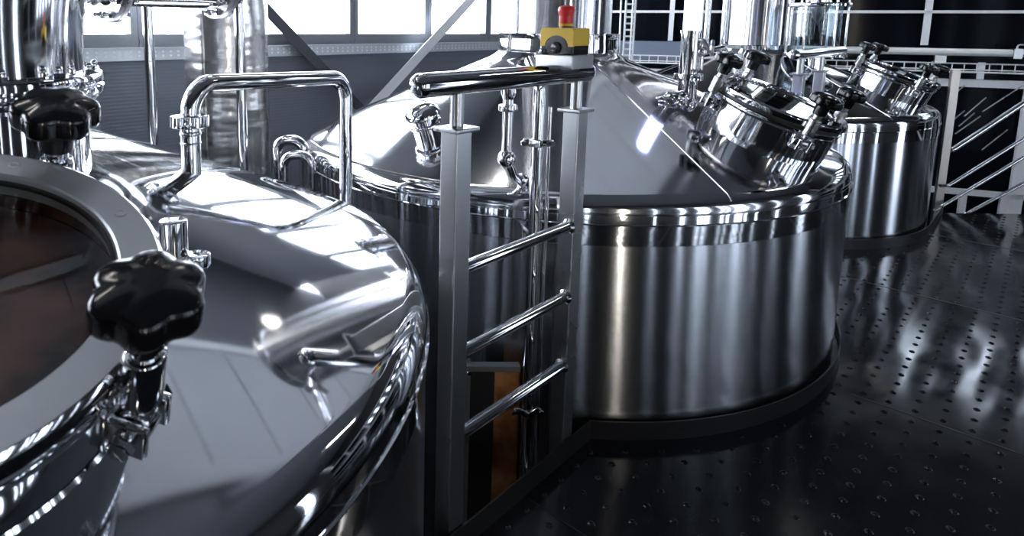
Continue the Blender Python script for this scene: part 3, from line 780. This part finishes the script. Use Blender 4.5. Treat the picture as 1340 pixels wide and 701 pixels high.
# blue item on the pipe
t = thing('blue_gauge', 'blue box-shaped instrument on the service pipe at the right edge', 'instrument', ep(.45, 1.345, -.2))
q = ep(.50, 1.372, -.2); b = MB(); b.rbox(q, (.14, .06, .05), .01, ROT); b.build('casing', bluep, t)
b = MB(); b.tube([ep(.36, 1.34, -.2), ep(.36, 1.39, -.2), ep(.44, 1.395, -.2)], .008, 10, bend=.02); b.build('hook', satin, t)
# post at end of platform with stair rails
t = thing('stair_railing', 'steel newel post and four sloping stair rails at the right edge', 'stair railing', (XL + .03, 6.86, ZF))
pp = at(1236, 200, 5.55); nx, ny = pp.x, pp.y
b = MB(); b.rbox((nx, ny, (1.19 + ZF) / 2), (.06, .06, 1.19 - ZF), .004, Matrix.Rotation(.4, 3, 'Z')); b.build('newel_post', satin, t)
def rl(pts, r, bend=.06):
    b = MB(); b.tube(pts, r, 20, bend=bend); return b.build('stair_rail', mirror, t)
dn = 5.55; df = 5.25
rl([at(1236, 196, dn), at(1247, 196, dn), at(1420, 82, df)], .023)
rl([at(1230, 243, dn), at(1241, 243, dn), at(1420, 131, df)], .015)
rl([at(1222, 276, dn), at(1420, 157, df)], .015)
rl([at(1262, 281, dn), at(1420, 197, df)], .015)

# dark machinery glimpses beyond the glazing : stacked bars (stored rails)
t = thing('stored_tubes', 'slanted thin metal tubes seen in the dark behind the glazed doors', 'tubes', ep(.3, ZF, .5))
for (x0, y0, x1, y1) in ((1262, 152, 1290, 128), (1250, 175, 1283, 152), (1286, 146, 1338, 112), (1255, 165, 1275, 148), (1285, 196, 1318, 170), (1240, 130, 1262, 112), (1246, 158, 1262, 145)):
    b = MB(); b.cyl(at(x0, y0, 6.05), at(x1, y1, 6.25), .006, 8); b.build('tube', satin, t)

# ------------------------------------------------------------------ unseen glow panes and lamps, added for streaks and fill
def streak_pane(i, y0, y1, z0, z1, bars, x=5.95):  # framed glowing slit out of view, added for streaks on the tank body
    b = MB(); f = .04
    for k, q in enumerate(bars): b.box((x - .03, y0 + (y1 - y0) * q, (z0 + z1) / 2), (.05, .04 + .05 * ((k * 7) % 3), z1 - z0))
    b.box((x, y0, (z0 + z1) / 2), (.08, f, z1 - z0)); b.box((x, y1, (z0 + z1) / 2), (.08, f, z1 - z0)); b.box((x, (y0 + y1) / 2, z0), (.08, y1 - y0, f)); b.box((x, (y0 + y1) / 2, z1), (.08, y1 - y0, f))
    w = struct(b.build('window_%d' % i, winframe))
    g = MB(); g.box((x, (y0 + y1) / 2, (z0 + z1) / 2), (.01, y1 - y0, z1 - z0)); g.build('glow_pane', MAT['added_glow_pane'], w)
for i_, (a_, c_) in enumerate(((-.34, -.26), (1.02, 1.16), (1.86, 2.04), (2.18, 2.36), (2.98, 3.06), (3.28, 3.35), (3.72, 4.05), (4.24, 4.32), (4.88, 4.96), (6.3, 6.42), (8.8, 9.6), (-5.0, -4.7))):
    streak_pane(40 + i_, a_ - .03, c_ + .03, ZF + .1, 3.2, ())
def fill_strip(i, x, y, L_, z, rot=0, lb=''):
    t = thing('fill_lamp', lb, 'lamp', (x, y, z), 'linear fill lamps added under the ceiling')
    R = Matrix.Rotation(rot, 3, 'Z')
    b = MB(); b.rbox((x, y, z + .03), (.12, L_, .05), .005, R); b.build('housing', whitef, t)
    b = MB(); b.rbox((x, y, z), (.06, L_ - .04, .03), .008, R); b.build('diffuser', lampm, t)
for i, (x, y) in enumerate(((-3.4, -1.2), (-3.4, 2.6), (-3.4, 6.0), (.9, 7.6))):  # unseen lamps added for fill, the last one to brighten the far wall
    fill_strip(i, x, y, 2.2, 5.2, 0, 'long white linear lamp added unseen under the ceiling for fill')
# unseen upright light strip, added for the narrow warm streak on the tank
t = thing('streak_lamp', 'upright warm light strip added unseen behind the camera for the tank streak', 'lamp', (5.9, -2.1, .2))
b = MB(); b.rbox((5.93, -2.1, 1.2), (.05, .16, 3.4), .01); b.build('housing', whitef, t)
b = MB(); b.rbox((5.89, -2.1, 1.2), (.04, .09, 3.3), .01); b.build('diffuser', emit('warm_streak_glow', (1, .93, .82), 50), t)

# ------------------------------------------------------------------ world
w = bpy.data.worlds.new('world'); scene.world = w; w.use_nodes = True
bg = w.node_tree.nodes['Background']; bg.inputs[0].default_value = (.86, .92, 1, 1); bg.inputs[1].default_value = 11.0
scene.view_settings.view_transform = 'Standard'; scene.view_settings.look = 'None'
scene.view_settings.exposure = 0.45; scene.view_settings.gamma = 1; scene.view_settings.use_curve_mapping = False
scene.cycles.max_bounces = 10; scene.cycles.glossy_bounces = 6; scene.cycles.transparent_max_bounces = 12
scene.cycles.sample_clamp_indirect = 6
